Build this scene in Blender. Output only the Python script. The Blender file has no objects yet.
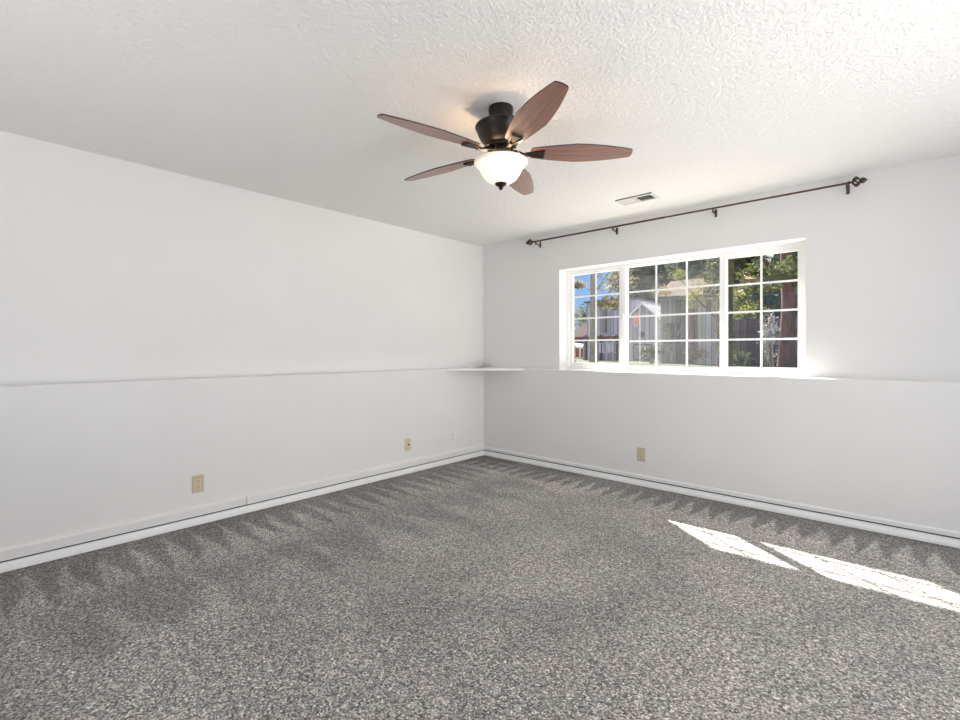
import bpy, math, random
import numpy as np
from mathutils import Vector, Matrix

S = bpy.context.scene
COL = S.collection
PI = math.pi
R = math.radians

# ------------------------------------------------------------------ camera
cd = bpy.data.cameras.new('camera')
cd.sensor_width = 36.0
cd.lens = 36.0 * 478.6 / 960.0
cd.shift_y = -9.5 / 960.0
cd.clip_end = 300
cam = bpy.data.objects.new('camera', cd)
COL.objects.link(cam)
cam.location = (3.8047, -4.2678, 1.2036)
cam.rotation_euler = (R(90), 0, R(42.1))
S.camera = cam

# ------------------------------------------------------------------ world, sun, added fill lights, exposure
w = bpy.data.worlds.new('world')
S.world = w
w.use_nodes = True
wn = w.node_tree.nodes
wl = w.node_tree.links
bg = wn['Background']
wtc = wn.new('ShaderNodeTexCoord')
wsep = wn.new('ShaderNodeSeparateXYZ')
wl.new(wtc.outputs['Generated'], wsep.inputs[0])
wr = wn.new('ShaderNodeValToRGB')
we = wr.color_ramp.elements
we[0].position, we[0].color = 0.0, (0.42, 0.58, 0.85, 1)
we[1].position, we[1].color = 0.16, (0.26, 0.50, 0.90, 1)
for p_, c_ in ((0.45, (0.85, 0.92, 1.0, 1)), (1.0, (1.0, 1.0, 1.0, 1))):
    q_ = we.new(p_)
    q_.color = c_
wl.new(wsep.outputs[2], wr.inputs[0])
wl.new(wr.outputs[0], bg.inputs[0])
bg.inputs[1].default_value = 1.0

sd = bpy.data.lights.new('sun', 'SUN')
sd.energy = 28.0
sd.angle = R(0.53)
sd.color = (1.0, 0.95, 0.88)
sun = bpy.data.objects.new('sun', sd)
COL.objects.link(sun)
sun.rotation_euler = Vector((0.91, -0.70, -1.0)).to_track_quat('-Z', 'Y').to_euler()


def area(name, loc, target, sx, sy, power, col=(1, 1, 1)):
    d = bpy.data.lights.new(name, 'AREA')
    d.shape = 'RECTANGLE'
    d.size = sx
    d.size_y = sy
    d.energy = power
    d.color = col
    o = bpy.data.objects.new(name, d)
    COL.objects.link(o)
    o.location = loc
    o.rotation_euler = (Vector(target) - Vector(loc)).to_track_quat('-Z', 'Y').to_euler()
    return o


# added fill lights: two outside the unseen openings, two aimed at the ceiling
side = area('side_fill_light', (5.55, -2.2, 1.15), (0, -2.1, 1.1), 2.7, 1.9, 44, (1.0, 0.97, 0.93))
side.data.spread = R(125)
area('rear_fill_light', (2.6, -5.95, 1.55), (2.4, 0, 1.4), 3.0, 1.5, 5, (1.0, 0.97, 0.93))
up = area('fill_uplight', (4.6, -2.4, 0.7), (3.5, -1.9, 2.44), 1.3, 1.3, 10, (1.0, 0.975, 0.95))
up.data.spread = R(120)
area('rear_fill_uplight', (2.0, -4.8, 0.7), (1.9, -4.6, 2.44), 1.2, 0.9, 16, (1.0, 0.97, 0.94))

S.view_settings.view_transform = 'Standard'
S.view_settings.look = 'None'
S.view_settings.exposure = 0.08
S.view_settings.gamma = 1.0
S.view_settings.use_curve_mapping = False
S.cycles.max_bounces = 12
S.cycles.diffuse_bounces = 6
S.cycles.transparent_max_bounces = 16

# ------------------------------------------------------------------ materials


def lin(h):
    h = h.lstrip('#')
    out = []
    for i in (0, 2, 4):
        c = int(h[i:i + 2], 16) / 255.0
        out.append(c / 12.92 if c <= 0.04045 else ((c + 0.055) / 1.055) ** 2.4)
    return (out[0], out[1], out[2], 1.0)


class NT:
    """small helper round a node tree"""

    def __init__(self, name):
        self.m = bpy.data.materials.new(name)
        self.m.use_nodes = True
        self.t = self.m.node_tree
        self.b = self.t.nodes['Principled BSDF']
        self.out = self.t.nodes['Material Output']

    def n(self, typ, **kw):
        nd = self.t.nodes.new(typ)
        for k, v in kw.items():
            setattr(nd, k, v)
        return nd

    def l(self, a, b):
        self.t.links.new(a, b)

    def setin(self, sock, v):
        if hasattr(v, 'links') or hasattr(v, 'is_output'):
            self.l(v, sock)
        else:
            sock.default_value = v

    def math(self, op, a, b=0.0, c=0.0, clamp=False):
        nd = self.n('ShaderNodeMath', operation=op)
        nd.use_clamp = clamp
        for i, v in enumerate((a, b, c)):
            if i < len(nd.inputs):
                self.setin(nd.inputs[i], v)
        return nd.outputs[0]

    def noise(self, vec, scale, detail=2.0, rough=0.5, dist=0.0):
        nd = self.n('ShaderNodeTexNoise')
        if vec is not None:
            self.l(vec, nd.inputs['Vector'])
        nd.inputs['Scale'].default_value = scale
        nd.inputs['Detail'].default_value = detail
        nd.inputs['Roughness'].default_value = rough
        nd.inputs['Distortion'].default_value = dist
        return nd

    def ramp(self, fac, stops):
        nd = self.n('ShaderNodeValToRGB')
        e = nd.color_ramp.elements
        while len(e) < len(stops):
            e.new(0.5)
        for el, (p, c) in zip(e, stops):
            el.position = p
            el.color = c if len(c) == 4 else (*c, 1)
        self.l(fac, nd.inputs[0])
        return nd.outputs[0]

    def mix(self, fac, a, b, blend='MIX'):
        nd = self.n('ShaderNodeMix', data_type='RGBA', blend_type=blend)
        self.setin(nd.inputs[0], fac)
        self.setin(nd.inputs[6], a)
        self.setin(nd.inputs[7], b)
        return nd.outputs[2]

    def coord(self, kind='Object'):
        return self.n('ShaderNodeTexCoord').outputs[kind]

    def bump(self, h, strength, dist=0.01):
        nd = self.n('ShaderNodeBump')
        nd.inputs['Strength'].default_value = strength
        nd.inputs['Distance'].default_value = dist
        self.l(h, nd.inputs['Height'])
        self.l(nd.outputs[0], self.b.inputs['Normal'])
        return nd


def plain(name, col, rough=0.5, metal=0.0, var=0.06, scale=30.0, bump=0.0, spec=0.5):
    k = NT(name)
    c = lin(col) if isinstance(col, str) else (*col, 1.0)
    nz = k.noise(k.coord(), scale, 3.0)
    a = tuple(max(0, x * (1 - var)) for x in c[:3]) + (1,)
    b = tuple(min(1, x * (1 + var)) for x in c[:3]) + (1,)
    k.l(k.ramp(nz.outputs[0], [(0.3, a), (0.7, b)]), k.b.inputs['Base Color'])
    k.b.inputs['Roughness'].default_value = rough
    k.b.inputs['Metallic'].default_value = metal
    k.b.inputs['Specular IOR Level'].default_value = spec
    if bump:
        k.bump(nz.outputs[0], bump, 0.004)
    return k.m


def wall_material():
    k = NT('wall_paint')
    o = k.coord()
    n1 = k.noise(o, 1.3, 2.0)
    k.l(k.ramp(n1.outputs[0], [(0.3, (0.765, 0.75, 0.732)), (0.7, (0.79, 0.775, 0.757))]), k.b.inputs['Base Color'])
    k.b.inputs['Roughness'].default_value = 0.62
    k.b.inputs['Specular IOR Level'].default_value = 0.3
    n2 = k.noise(o, 90.0, 2.0)
    k.bump(n2.outputs[0], 0.12, 0.004)
    return k.m


def ceiling_material():
    k = NT('ceiling_texture')
    o = k.coord()
    n1 = k.noise(o, 19.0, 4.0, 0.55, 1.0)
    ridge = k.math('ABSOLUTE', k.math('SUBTRACT', n1.outputs[0], 0.5))
    ridge = k.math('SUBTRACT', 1.0, k.math('MULTIPLY', ridge, 9.0), clamp=True)
    n2 = k.noise(o, 55.0, 3.0, 0.6, 0.6)
    flat = k.ramp(n2.outputs[0], [(0.42, (0, 0, 0)), (0.60, (1, 1, 1))])
    h = k.math('ADD', k.math('MULTIPLY', ridge, 0.6), k.math('MULTIPLY', flat, 0.7))
    k.b.inputs['Base Color'].default_value = (0.84, 0.83, 0.81, 1)
    k.b.inputs['Roughness'].default_value = 0.8
    k.b.inputs['Specular IOR Level'].default_value = 0.2
    k.bump(h, 0.6, 0.0055)
    return k.m


def carpet_material():
    k = NT('grey_carpet')
    o = k.coord()
    sep = k.n('ShaderNodeSeparateXYZ')
    k.l(o, sep.inputs[0])
    X, Y = sep.outputs[0], sep.outputs[1]
    wob = k.noise(o, 3.2, 2.0)
    wobv = k.math('MULTIPLY', k.math('SUBTRACT', wob.outputs[0], 0.5), 1.0)
    fine = k.noise(o, 26.0, 2.0)
    finev = k.math('MULTIPLY', k.math('SUBTRACT', fine.outputs[0], 0.5), 0.35)

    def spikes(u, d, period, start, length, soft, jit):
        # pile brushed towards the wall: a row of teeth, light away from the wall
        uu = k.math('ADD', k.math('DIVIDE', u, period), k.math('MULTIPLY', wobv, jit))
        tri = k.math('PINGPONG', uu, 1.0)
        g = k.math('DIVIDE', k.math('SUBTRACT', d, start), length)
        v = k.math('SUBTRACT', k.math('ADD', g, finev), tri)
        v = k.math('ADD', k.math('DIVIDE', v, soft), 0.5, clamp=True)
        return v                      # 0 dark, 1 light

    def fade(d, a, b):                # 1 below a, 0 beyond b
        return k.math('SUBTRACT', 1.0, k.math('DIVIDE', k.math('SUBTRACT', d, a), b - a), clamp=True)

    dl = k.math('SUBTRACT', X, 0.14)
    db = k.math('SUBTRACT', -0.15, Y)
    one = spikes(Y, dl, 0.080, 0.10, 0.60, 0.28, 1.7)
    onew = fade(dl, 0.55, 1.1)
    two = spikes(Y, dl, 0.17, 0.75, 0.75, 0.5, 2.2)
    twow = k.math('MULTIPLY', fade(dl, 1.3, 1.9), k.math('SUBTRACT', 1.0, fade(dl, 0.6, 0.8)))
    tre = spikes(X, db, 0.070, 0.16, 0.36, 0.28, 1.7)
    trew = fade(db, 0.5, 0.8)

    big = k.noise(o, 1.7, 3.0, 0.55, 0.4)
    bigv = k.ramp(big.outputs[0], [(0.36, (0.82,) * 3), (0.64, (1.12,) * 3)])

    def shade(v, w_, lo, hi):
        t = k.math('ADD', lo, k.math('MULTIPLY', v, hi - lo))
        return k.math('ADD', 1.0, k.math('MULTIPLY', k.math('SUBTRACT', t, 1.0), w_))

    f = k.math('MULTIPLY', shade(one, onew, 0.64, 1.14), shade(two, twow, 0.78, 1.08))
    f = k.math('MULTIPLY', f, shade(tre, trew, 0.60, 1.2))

    # tufts
    vo = k.n('ShaderNodeTexVoronoi')
    k.l(o, vo.inputs['Vector'])
    vo.inputs['Scale'].default_value = 170.0
    tuft = k.n('ShaderNodeSeparateColor')
    k.l(vo.outputs['Color'], tuft.inputs[0])
    sp = k.ramp(tuft.outputs[0], [(0.0, (0.16, 0.16, 0.16)), (0.35, (0.62, 0.61, 0.60)), (0.7, (1.15, 1.13, 1.10)), (1.0, (2.1, 2.05, 2.0))])
    n3 = k.noise(o, 85.0, 2.0)
    sp2 = k.ramp(n3.outputs[0], [(0.3, (0.62,) * 3), (0.7, (1.38,) * 3)])
    base = k.mix(1.0, (0.375, 0.356, 0.338, 1), sp, 'MULTIPLY')
    base = k.mix(1.0, base, sp2, 'MULTIPLY')
    n4 = k.noise(o, 42.0, 2.0, 0.6)
    sp3 = k.ramp(n4.outputs[0], [(0.36, (0.80,) * 3), (0.64, (1.20,) * 3)])
    base = k.mix(1.0, base, sp3, 'MULTIPLY')
    base = k.mix(1.0, base, bigv, 'MULTIPLY')
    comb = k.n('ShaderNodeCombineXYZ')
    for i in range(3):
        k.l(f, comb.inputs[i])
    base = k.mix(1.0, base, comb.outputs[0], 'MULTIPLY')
    k.l(base, k.b.inputs['Base Color'])
    k.b.inputs['Roughness'].default_value = 0.95
    k.b.inputs['Specular IOR Level'].default_value = 0.1
    k.b.inputs['Sheen Weight'].default_value = 0.25
    k.b.inputs['Sheen Roughness'].default_value = 0.5
    h = k.math('ADD', k.math('MULTIPLY', tuft.outputs[1], 0.5), k.math('SUBTRACT', 0.6, vo.outputs['Distance']))
    k.bump(h, 0.7, 0.008)
    return k.m


def wood_material(name, c1, c2, axis_scale=(1.5, 28, 28), rough=0.45, spec=0.35, coat=0.0):
    k = NT(name)
    mp = k.n('ShaderNodeMapping')
    k.l(k.coord(), mp.inputs[0])
    mp.inputs['Scale'].default_value = axis_scale
    nz = k.noise(mp.outputs[0], 2.2, 4.0, 0.6, 0.6)
    k.l(k.ramp(nz.outputs[0], [(0.3, lin(c1)), (0.7, lin(c2))]), k.b.inputs['Base Color'])
    k.b.inputs['Roughness'].default_value = rough
    k.b.inputs['Specular IOR Level'].default_value = spec
    k.b.inputs['Coat Weight'].default_value = coat
    k.b.inputs['Coat Roughness'].default_value = 0.34
    return k.m


def board_material(name, c1, c2, width=0.14, horizontal=False, axis=0):
    """vertical (or horizontal) boards with dark joints"""
    k = NT(name)
    sep = k.n('ShaderNodeSeparateXYZ')
    o = k.coord()
    k.l(o, sep.inputs[0])
    u = sep.outputs[2 if horizontal else axis]
    q = k.math('DIVIDE', u, width)
    fr = k.math('FRACT', q)
    joint = k.math('LESS_THAN', fr, 0.1)
    wn_ = k.n('ShaderNodeTexWhiteNoise', noise_dimensions='1D')
    k.l(k.math('FLOOR', q), wn_.inputs['W'])
    mp = k.n('ShaderNodeMapping')
    k.l(o, mp.inputs[0])
    mp.inputs['Scale'].default_value = (1, 1, 8) if horizontal else (9, 9, 0.8)
    nz = k.noise(mp.outputs[0], 2.0, 4.0, 0.65)
    t = k.math('ADD', k.math('MULTIPLY', wn_.outputs[0], 0.5), k.math('MULTIPLY', nz.outputs[0], 0.5))
    c = k.ramp(t, [(0.2, lin(c1)), (0.8, lin(c2))])
    a = lin(c1)
    c = k.mix(joint, c, (a[0] * 0.35, a[1] * 0.35, a[2] * 0.35, 1))
    k.l(c, k.b.inputs['Base Color'])
    k.b.inputs['Roughness'].default_value = 0.85
    return k.m


def leaf_material(name, cols, rough=0.6):
    k = NT(name)
    nz = k.noise(k.coord(), 2.3, 3.0, 0.7)
    n2 = k.noise(k.coord(), 14.0, 2.0, 0.7)
    t = k.math('ADD', k.math('MULTIPLY', nz.outputs[0], 0.5), k.math('MULTIPLY', n2.outputs[0], 0.5))
    st = [(0.36 + 0.28 * i / (len(cols) - 1), lin(c)) for i, c in enumerate(cols)]
    c = k.ramp(t, st)
    k.l(c, k.b.inputs['Base Color'])
    k.b.inputs['Roughness'].default_value = rough
    k.b.inputs['Specular IOR Level'].default_value = 0.25
    tr = k.n('ShaderNodeBsdfTranslucent')
    k.l(c, tr.inputs[0])
    mx = k.n('ShaderNodeMixShader')
    mx.inputs[0].default_value = 0.35
    k.l(k.b.outputs[0], mx.inputs[1])
    k.l(tr.outputs[0], mx.inputs[2])
    k.l(mx.outputs[0], k.out.inputs[0])
    return k.m


def glass_material():
    k = NT('window_glass')
    tr = k.n('ShaderNodeBsdfTransparent')
    tr.inputs[0].default_value = (0.95, 0.96, 0.96, 1)
    gl = k.n('ShaderNodeBsdfGlossy')
    gl.inputs['Roughness'].default_value = 0.02
    mx = k.n('ShaderNodeMixShader')
    mx.inputs[0].default_value = 0.03
    k.l(tr.outputs[0], mx.inputs[1])
    k.l(gl.outputs[0], mx.inputs[2])
    k.l(mx.outputs[0], k.out.inputs[0])
    return k.m


def screen_material():
    k = NT('insect_screen_mesh')
    tr = k.n('ShaderNodeBsdfTransparent')
    df = k.n('ShaderNodeBsdfDiffuse')
    df.inputs[0].default_value = (0.55, 0.55, 0.56, 1)
    tl = k.n('ShaderNodeBsdfTranslucent')
    tl.inputs[0].default_value = (0.55, 0.55, 0.56, 1)
    ad = k.n('ShaderNodeMixShader')
    k.l(df.outputs[0], ad.inputs[1])
    k.l(tl.outputs[0], ad.inputs[2])
    ad.inputs[0].default_value = 0.3
    mx = k.n('ShaderNodeMixShader')
    mx.inputs[0].default_value = 0.05
    k.l(tr.outputs[0], mx.inputs[1])
    k.l(ad.outputs[0], mx.inputs[2])
    k.l(mx.outputs[0], k.out.inputs[0])
    return k.m


def shade_glass_material(name, power, cols):
    k = NT(name)
    k.b.inputs['Base Color'].default_value = (0.9, 0.86, 0.78, 1)
    k.b.inputs['Roughness'].default_value = 0.3
    nz = k.noise(k.coord(), 12.0, 2.0)
    k.l(k.ramp(nz.outputs[0], [(0.3, cols[0]), (0.7, cols[1])]), k.b.inputs['Emission Color'])
    k.b.inputs['Emission Strength'].default_value = power
    return k.m


M = {}
M['wall'] = wall_material()
M['ceiling'] = ceiling_material()
M['carpet'] = carpet_material()
M['trim'] = plain('white_trim_paint', (0.89, 0.885, 0.87), 0.4, 0, 0.015, 20)
M['gap'] = plain('dark_gap', (0.06, 0.06, 0.06), 0.9, 0, 0.1)
M['vinyl'] = plain('white_window_vinyl', (0.88, 0.88, 0.87), 0.35, 0, 0.01, 20)
M['olive'] = plain('dark_olive_screen_frame', (0.05, 0.047, 0.007), 0.5, 0, 0.2, 8)
M['copper'] = plain('copper_brown_strip', (0.32, 0.14, 0.07), 0.5, 0, 0.2, 8)
M['glass'] = glass_material()
M['screen'] = screen_material()
M['bronze'] = plain('oil_rubbed_bronze', (0.022, 0.017, 0.014), 0.36, 0.5, 0.3, 25)
M['rodmetal'] = plain('brushed_dark_bronze', (0.11, 0.065, 0.048), 0.4, 0.7, 0.3, 25)
M['blade'] = wood_material('walnut_blade_wood', '#6d463a', '#a07662', (1.5, 28, 28), 0.42, 0.8, 0.5)
M['bladeedge'] = plain('dark_blade_edge', (0.03, 0.02, 0.016), 0.5, 0, 0.2)
M['shade'] = shade_glass_material('lit_frosted_glass', 0.55, ((1.0, 0.86, 0.66), (1.0, 0.90, 0.74)))
M['shaderim'] = shade_glass_material('cream_glass_rim', 0.22, ((1.0, 0.72, 0.42), (1.0, 0.78, 0.50)))
M['vent'] = plain('white_vent_enamel', (0.64, 0.62, 0.59), 0.45, 0, 0.02)
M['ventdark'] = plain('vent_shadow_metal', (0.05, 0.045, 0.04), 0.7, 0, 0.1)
M['almond'] = plain('almond_plastic', (0.60, 0.49, 0.33), 0.4, 0, 0.05)
M['almond_lt'] = plain('light_almond_plastic', (0.70, 0.60, 0.44), 0.4, 0, 0.05)
M['white_pl'] = plain('white_plastic', (0.82, 0.81, 0.78), 0.35, 0, 0.02)
M['slot'] = plain('dark_slot', (0.02, 0.015, 0.01), 0.8, 0, 0.1)
M['brass'] = plain('brass_screw', (0.55, 0.42, 0.2), 0.35, 0.9, 0.1)
M['crystal'] = plain('clear_pull_bead', (0.75, 0.78, 0.8), 0.1, 0, 0.05)
M['lawn'] = leaf_material('lawn_grass', ['#444a38', '#535842', '#646850'], 0.9)
M['bounce'] = plain('pale_bounce_concrete', (0.62, 0.60, 0.57), 0.9, 0, 0.1, 8)
M['siding'] = board_material('grey_lilac_siding', '#97929d', '#c9c4ce', 0.22)
M['barn'] = board_material('weathered_grey_boards', '#5f5c60', '#c2bcba', 0.17)
M['fence'] = board_material('dark_brown_fence_boards', '#463a3a', '#857371', 0.15)
M['fence2'] = board_material('red_brown_fence_boards', '#6b4c4c', '#8d6f70', 0.15)
M['pink'] = plain('pink_roof_shingles', (0.125, 0.084, 0.074), 0.9, 0, 0.12, 12)
M['pinkgable'] = plain('pink_gable_cladding', (0.62, 0.46, 0.42), 0.9, 0, 0.08, 12)
M['orange'] = plain('orange_roof_shingles', (0.30, 0.115, 0.05), 0.9, 0, 0.12, 12)
M['brick'] = plain('red_brick_wall', (0.32, 0.12, 0.09), 0.9, 0, 0.25, 20)
M['whitep'] = plain('white_outdoor_paint', (0.82, 0.81, 0.79), 0.6, 0, 0.04)
M['greydk'] = plain('dark_grey_paint', (0.10, 0.10, 0.13), 0.6, 0, 0.1)
M['bark'] = wood_material('grey_brown_bark', '#6b635d', '#b5ada6', (14, 14, 1.6), 0.95)
M['redbark'] = wood_material('red_brown_bark', '#271915', '#65463b', (14, 14, 1.6), 0.95)
M['leaf_dark'] = leaf_material('dark_green_leaves', ['#2b3427', '#434e39', '#5f6a4e'])
M['leaf_mid'] = leaf_material('olive_green_leaves', ['#333b24', '#525b35', '#787b48'])
M['leaf_yel'] = leaf_material('yellow_green_leaves', ['#5a6020', '#8a892f', '#b5ad50'])
M['leaf_gold'] = leaf_material('golden_tan_leaves', ['#5f5740', '#8a805b', '#aca27c'])
M['leaf_pale'] = leaf_material('pale_dry_leaves', ['#6c6c70', '#929296', '#b6b4b0'])
M['flagred'] = plain('flag_red_cloth', (0.75, 0.09, 0.09), 0.8, 0, 0.05)
M['flagblue'] = plain('flag_blue_cloth', (0.05, 0.07, 0.25), 0.8, 0, 0.05)

# ------------------------------------------------------------------ mesh building


class MB:
    def __init__(self):
        self.v = []
        self.f = []

    def add(self, vs, fs):
        b = len(self.v)
        self.v += [tuple(p) for p in vs]
        self.f += [tuple(i + b for i in q) for q in fs]
        return self

    def box(self, x0, x1, y0, y1, z0, z1, bevel=0.0):
        if bevel <= 0:
            vs = [(x, y, z) for z in (z0, z1) for y in (y0, y1) for x in (x0, x1)]
            fs = [(0, 2, 3, 1), (4, 5, 7, 6), (0, 1, 5, 4), (2, 6, 7, 3), (0, 4, 6, 2), (1, 3, 7, 5)]
            return self.add(vs, fs)
        import bmesh
        bm = bmesh.new()
        bmesh.ops.create_cube(bm, size=1.0)
        for q in bm.verts:
            q.co = Vector(((x0 + x1) / 2 + q.co.x * (x1 - x0), (y0 + y1) / 2 + q.co.y * (y1 - y0),
                           (z0 + z1) / 2 + q.co.z * (z1 - z0)))
        bmesh.ops.bevel(bm, geom=list(bm.edges), offset=bevel, segments=2, profile=0.5, affect='EDGES')
        bm.verts.index_update()
        self.add([q.co[:] for q in bm.verts], [[q.index for q in fc.verts] for fc in bm.faces])
        bm.free()
        return self

    def tube(self, pts, radii, n=16, cap=True):
        pts = [Vector(p) for p in pts]
        if not hasattr(radii, '__len__'):
            radii = [radii] * len(pts)
        vs, fs = [], []
        ref = None
        for i, p in enumerate(pts):
            a = pts[max(i - 1, 0)]
            b = pts[min(i + 1, len(pts) - 1)]
            t = (b - a).normalized()
            if ref is None:
                ref = Vector((0, 0, 1)) if abs(t.z) < 0.9 else Vector((1, 0, 0))
            u = (ref - t * ref.dot(t)).normalized()
            ref = u
            q = t.cross(u)
            for k in range(n):
                an = 2 * PI * k / n
                vs.append(p + (u * math.cos(an) + q * math.sin(an)) * radii[i])
        for i in range(len(pts) - 1):
            for k in range(n):
                k2 = (k + 1) % n
                fs.append((i * n + k, i * n + k2, (i + 1) * n + k2, (i + 1) * n + k))
        if cap:
            fs.append(tuple(range(n))[::-1])
            fs.append(tuple((len(pts) - 1) * n + k for k in range(n)))
        return self.add(vs, fs)

    def lathe(self, prof, c=(0, 0, 0), n=40, axis=None):
        """prof: list of (radius, height) turned about z at c"""
        vs, fs = [], []
        mat = Vector((0, 0, 1)).rotation_difference(Vector(axis)).to_matrix() if axis else None
        for r_, z in prof:
            for k in range(n):
                a = 2 * PI * k / n
                p = Vector((max(r_, 1e-5) * math.cos(a), max(r_, 1e-5) * math.sin(a), z))
                if mat:
                    p = mat @ p
                vs.append(p + Vector(c))
        for i in range(len(prof) - 1):
            for k in range(n):
                k2 = (k + 1) % n
                fs.append((i * n + k, i * n + k2, (i + 1) * n + k2, (i + 1) * n + k))
        return self.add(vs, fs)

    def prism(self, poly, z0, z1):
        n = len(poly)
        vs = [(x, y, z0) for x, y in poly] + [(x, y, z1) for x, y in poly]
        fs = [tuple(range(n))[::-1], tuple(range(n, 2 * n))]
        fs += [(i, (i + 1) % n, n + (i + 1) % n, n + i) for i in range(n)]
        return self.add(vs, fs)

    def extrude(self, poly3, d):
        n = len(poly3)
        d = Vector(d)
        vs = [Vector(p) for p in poly3] + [Vector(p) + d for p in poly3]
        fs = [tuple(range(n))[::-1], tuple(range(n, 2 * n))]
        fs += [(i, (i + 1) % n, n + (i + 1) % n, n + i) for i in range(n)]
        return self.add(vs, fs)

    def blob(self, c, rx, ry, rz, rng, n=14, m=9, rough=0.18):
        vs, fs = [], []
        for j in range(m + 1):
            th = PI * j / m
            for k in range(n):
                a = 2 * PI * k / n
                q = 1 + rough * (rng.random() - 0.5) * 2 * (0.2 + math.sin(th))
                vs.append((c[0] + rx * q * math.sin(th) * math.cos(a), c[1] + ry * q * math.sin(th) * math.sin(a),
                           c[2] + rz * q * math.cos(th)))
        for j in range(m):
            for k in range(n):
                k2 = (k + 1) % n
                fs.append((j * n + k, (j + 1) * n + k, (j + 1) * n + k2, j * n + k2))
        return self.add(vs, fs)

    def leaves(self, c, rx, ry, rz, count, size, rng, shell=0.55):
        """many small folded leaves scattered through an ellipsoid"""
        for _ in range(count):
            d = Vector((rng.gauss(0, 1), rng.gauss(0, 1), rng.gauss(0, 1))).normalized()
            rr = shell + (1.08 - shell) * rng.random()
            p = Vector((c[0] + d.x * rx * rr, c[1] + d.y * ry * rr, c[2] + d.z * rz * rr))
            s = size * (0.6 + 0.8 * rng.random())
            u = Vector((rng.gauss(0, 1), rng.gauss(0, 1), rng.gauss(0, 0.7))).normalized()
            v_ = u.cross(Vector((rng.gauss(0, 1), rng.gauss(0, 1), rng.gauss(0, 1)))).normalized()
            nn = u.cross(v_) * 0.15
            self.add([p - u * s, p + v_ * s * 0.45 + nn * s, p + u * s, p - v_ * s * 0.45 + nn * s],
                     [(0, 1, 2), (0, 2, 3)])
        return self

    def build(self, name, mat, parent=None, smooth=False, off=None):
        o_ = Vector(off) if off is not None else (parent_world(parent) if parent is not None else Vector((0, 0, 0)))
        me = bpy.data.meshes.new(name)
        me.from_pydata([(p[0] - o_.x, p[1] - o_.y, p[2] - o_.z) for p in self.v], [], self.f)
        me.materials.append(mat)
        me.update()
        if smooth:
            me.polygons.foreach_set('use_smooth', [True] * len(me.polygons))
            try:
                me.set_sharp_from_angle(angle=R(40))
            except Exception:
                pass
        ob = bpy.data.objects.new(name, me)
        COL.objects.link(ob)
        if parent is not None:
            ob.parent = parent
        elif off is not None:
            ob.location = o_
        return ob


def parent_world(p):
    t = Vector((0, 0, 0))
    while p is not None:
        t += p.location
        p = p.parent
    return t


def tag(o, label, cat, group=None):
    o['label'] = label
    o['category'] = cat
    if group:
        o['group'] = group
    return o


def thing(name, loc, label, cat, group=None):
    o = bpy.data.objects.new(name, None)
    COL.objects.link(o)
    o.location = loc
    o.empty_display_size = 0.1
    return tag(o, label, cat, group)


def struct(o):
    o['kind'] = 'structure'
    return o


# ------------------------------------------------------------------ room shell
H = 2.44
DL, DB = 0.14, 0.15          # how far the lower walls stand in front of the upper ones
LZ = 1.008                   # height of the ledge on top of the lower walls
WX0, WX1, WZ1 = 1.068, 3.215, 2.045     # window opening
RX, RY = 5.3, -5.7           # right and rear walls
OUT = 0.26                   # outer face of the window wall

struct(MB().box(-0.3, RX + 0.3, RY - 0.3, OUT, -0.12, 0.0).build('floor', M['carpet']))
struct(MB().box(-0.3, RX + 0.3, RY - 0.3, OUT, H, H + 0.15).build('ceiling', M['ceiling']))

b = MB()
# left wall: profile with the ledge, one solid swept along y
b.extrude([(-0.3, RY - 0.3, 0), (DL, RY - 0.3, 0), (DL, RY - 0.3, LZ - 0.006), (DL - 0.006, RY - 0.3, LZ), (0, RY - 0.3, LZ),
           (0, RY - 0.3, H), (-0.3, RY - 0.3, H)], (0, -RY + 0.3 + OUT, 0))
struct(b.build('wall_left', M['wall']))

b = MB()
b.extrude([(0, OUT, 0), (0, -DB, 0), (0, -DB, LZ - 0.006), (0, -DB + 0.006, LZ), (0, OUT, LZ)], (RX, 0, 0))
b.box(0, WX0, 0, OUT, LZ, H)
b.box(WX1, RX, 0, OUT, LZ, H)
b.box(WX0, WX1, 0, OUT, WZ1, H)
struct(b.build('wall_back', M['wall']))

# right wall and rear wall, each with a big opening added to let the fill lights in
b = MB()
b.box(RX, RX + 0.15, RY, -3.6, 0, H)
b.box(RX, RX + 0.15, -0.8, OUT, 0, H)
b.box(RX, RX + 0.15, -3.6, -0.8, 0, 0.10)
b.box(RX, RX + 0.15, -3.6, -0.8, 2.20, H)
struct(b.build('wall_right', M['wall']))
b = MB()
b.box(0, 1.0, RY - 0.15, RY, 0, H)
b.box(4.2, RX + 0.15, RY - 0.15, RY, 0, H)
b.box(1.0, 4.2, RY - 0.15, RY, 0, 0.75)
b.box(1.0, 4.2, RY - 0.15, RY, 2.32, H)
struct(b.build('wall_rear', M['wall']))

# roof overhang outside, its edge cuts the top of the sunbeam
struct(MB().box(-1.0, RX + 0.6, OUT, 0.562, 2.45, 2.60).build('roof_eave', M['whitep']))

# lower baseboards (with two shallow beads) and the boxed plinth strips above them


def base_profile(h, t):
    return [(0, 0.005), (t, 0.005), (t, h * 0.45), (t - 0.003, h * 0.48), (t - 0.003, h * 0.62), (t - 0.006, h * 0.66), (t - 0.008, h), (0, h)]


ends_y = (RY, -DB)
b = MB()
b.extrude([(DL + p, RY, z) for p, z in base_profile(0.056, 0.024)], (0, -RY - DB, 0))
struct(b.build('baseboard_left', M['trim']))
b = MB()
b.extrude([(DL, -DB - p, z) for p, z in base_profile(0.056, 0.024)], (RX - DL, 0, 0))
struct(b.build('baseboard_back', M['trim']))
g = MB().box(DL, DL + 0.007, RY, -DB, 0.050, 0.070)
struct(g.build('trim_1', M['gap']))
g = MB().box(DL, RX, -DB - 0.007, -DB, 0.050, 0.070)
struct(g.build('trim_2', M['gap']))
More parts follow.
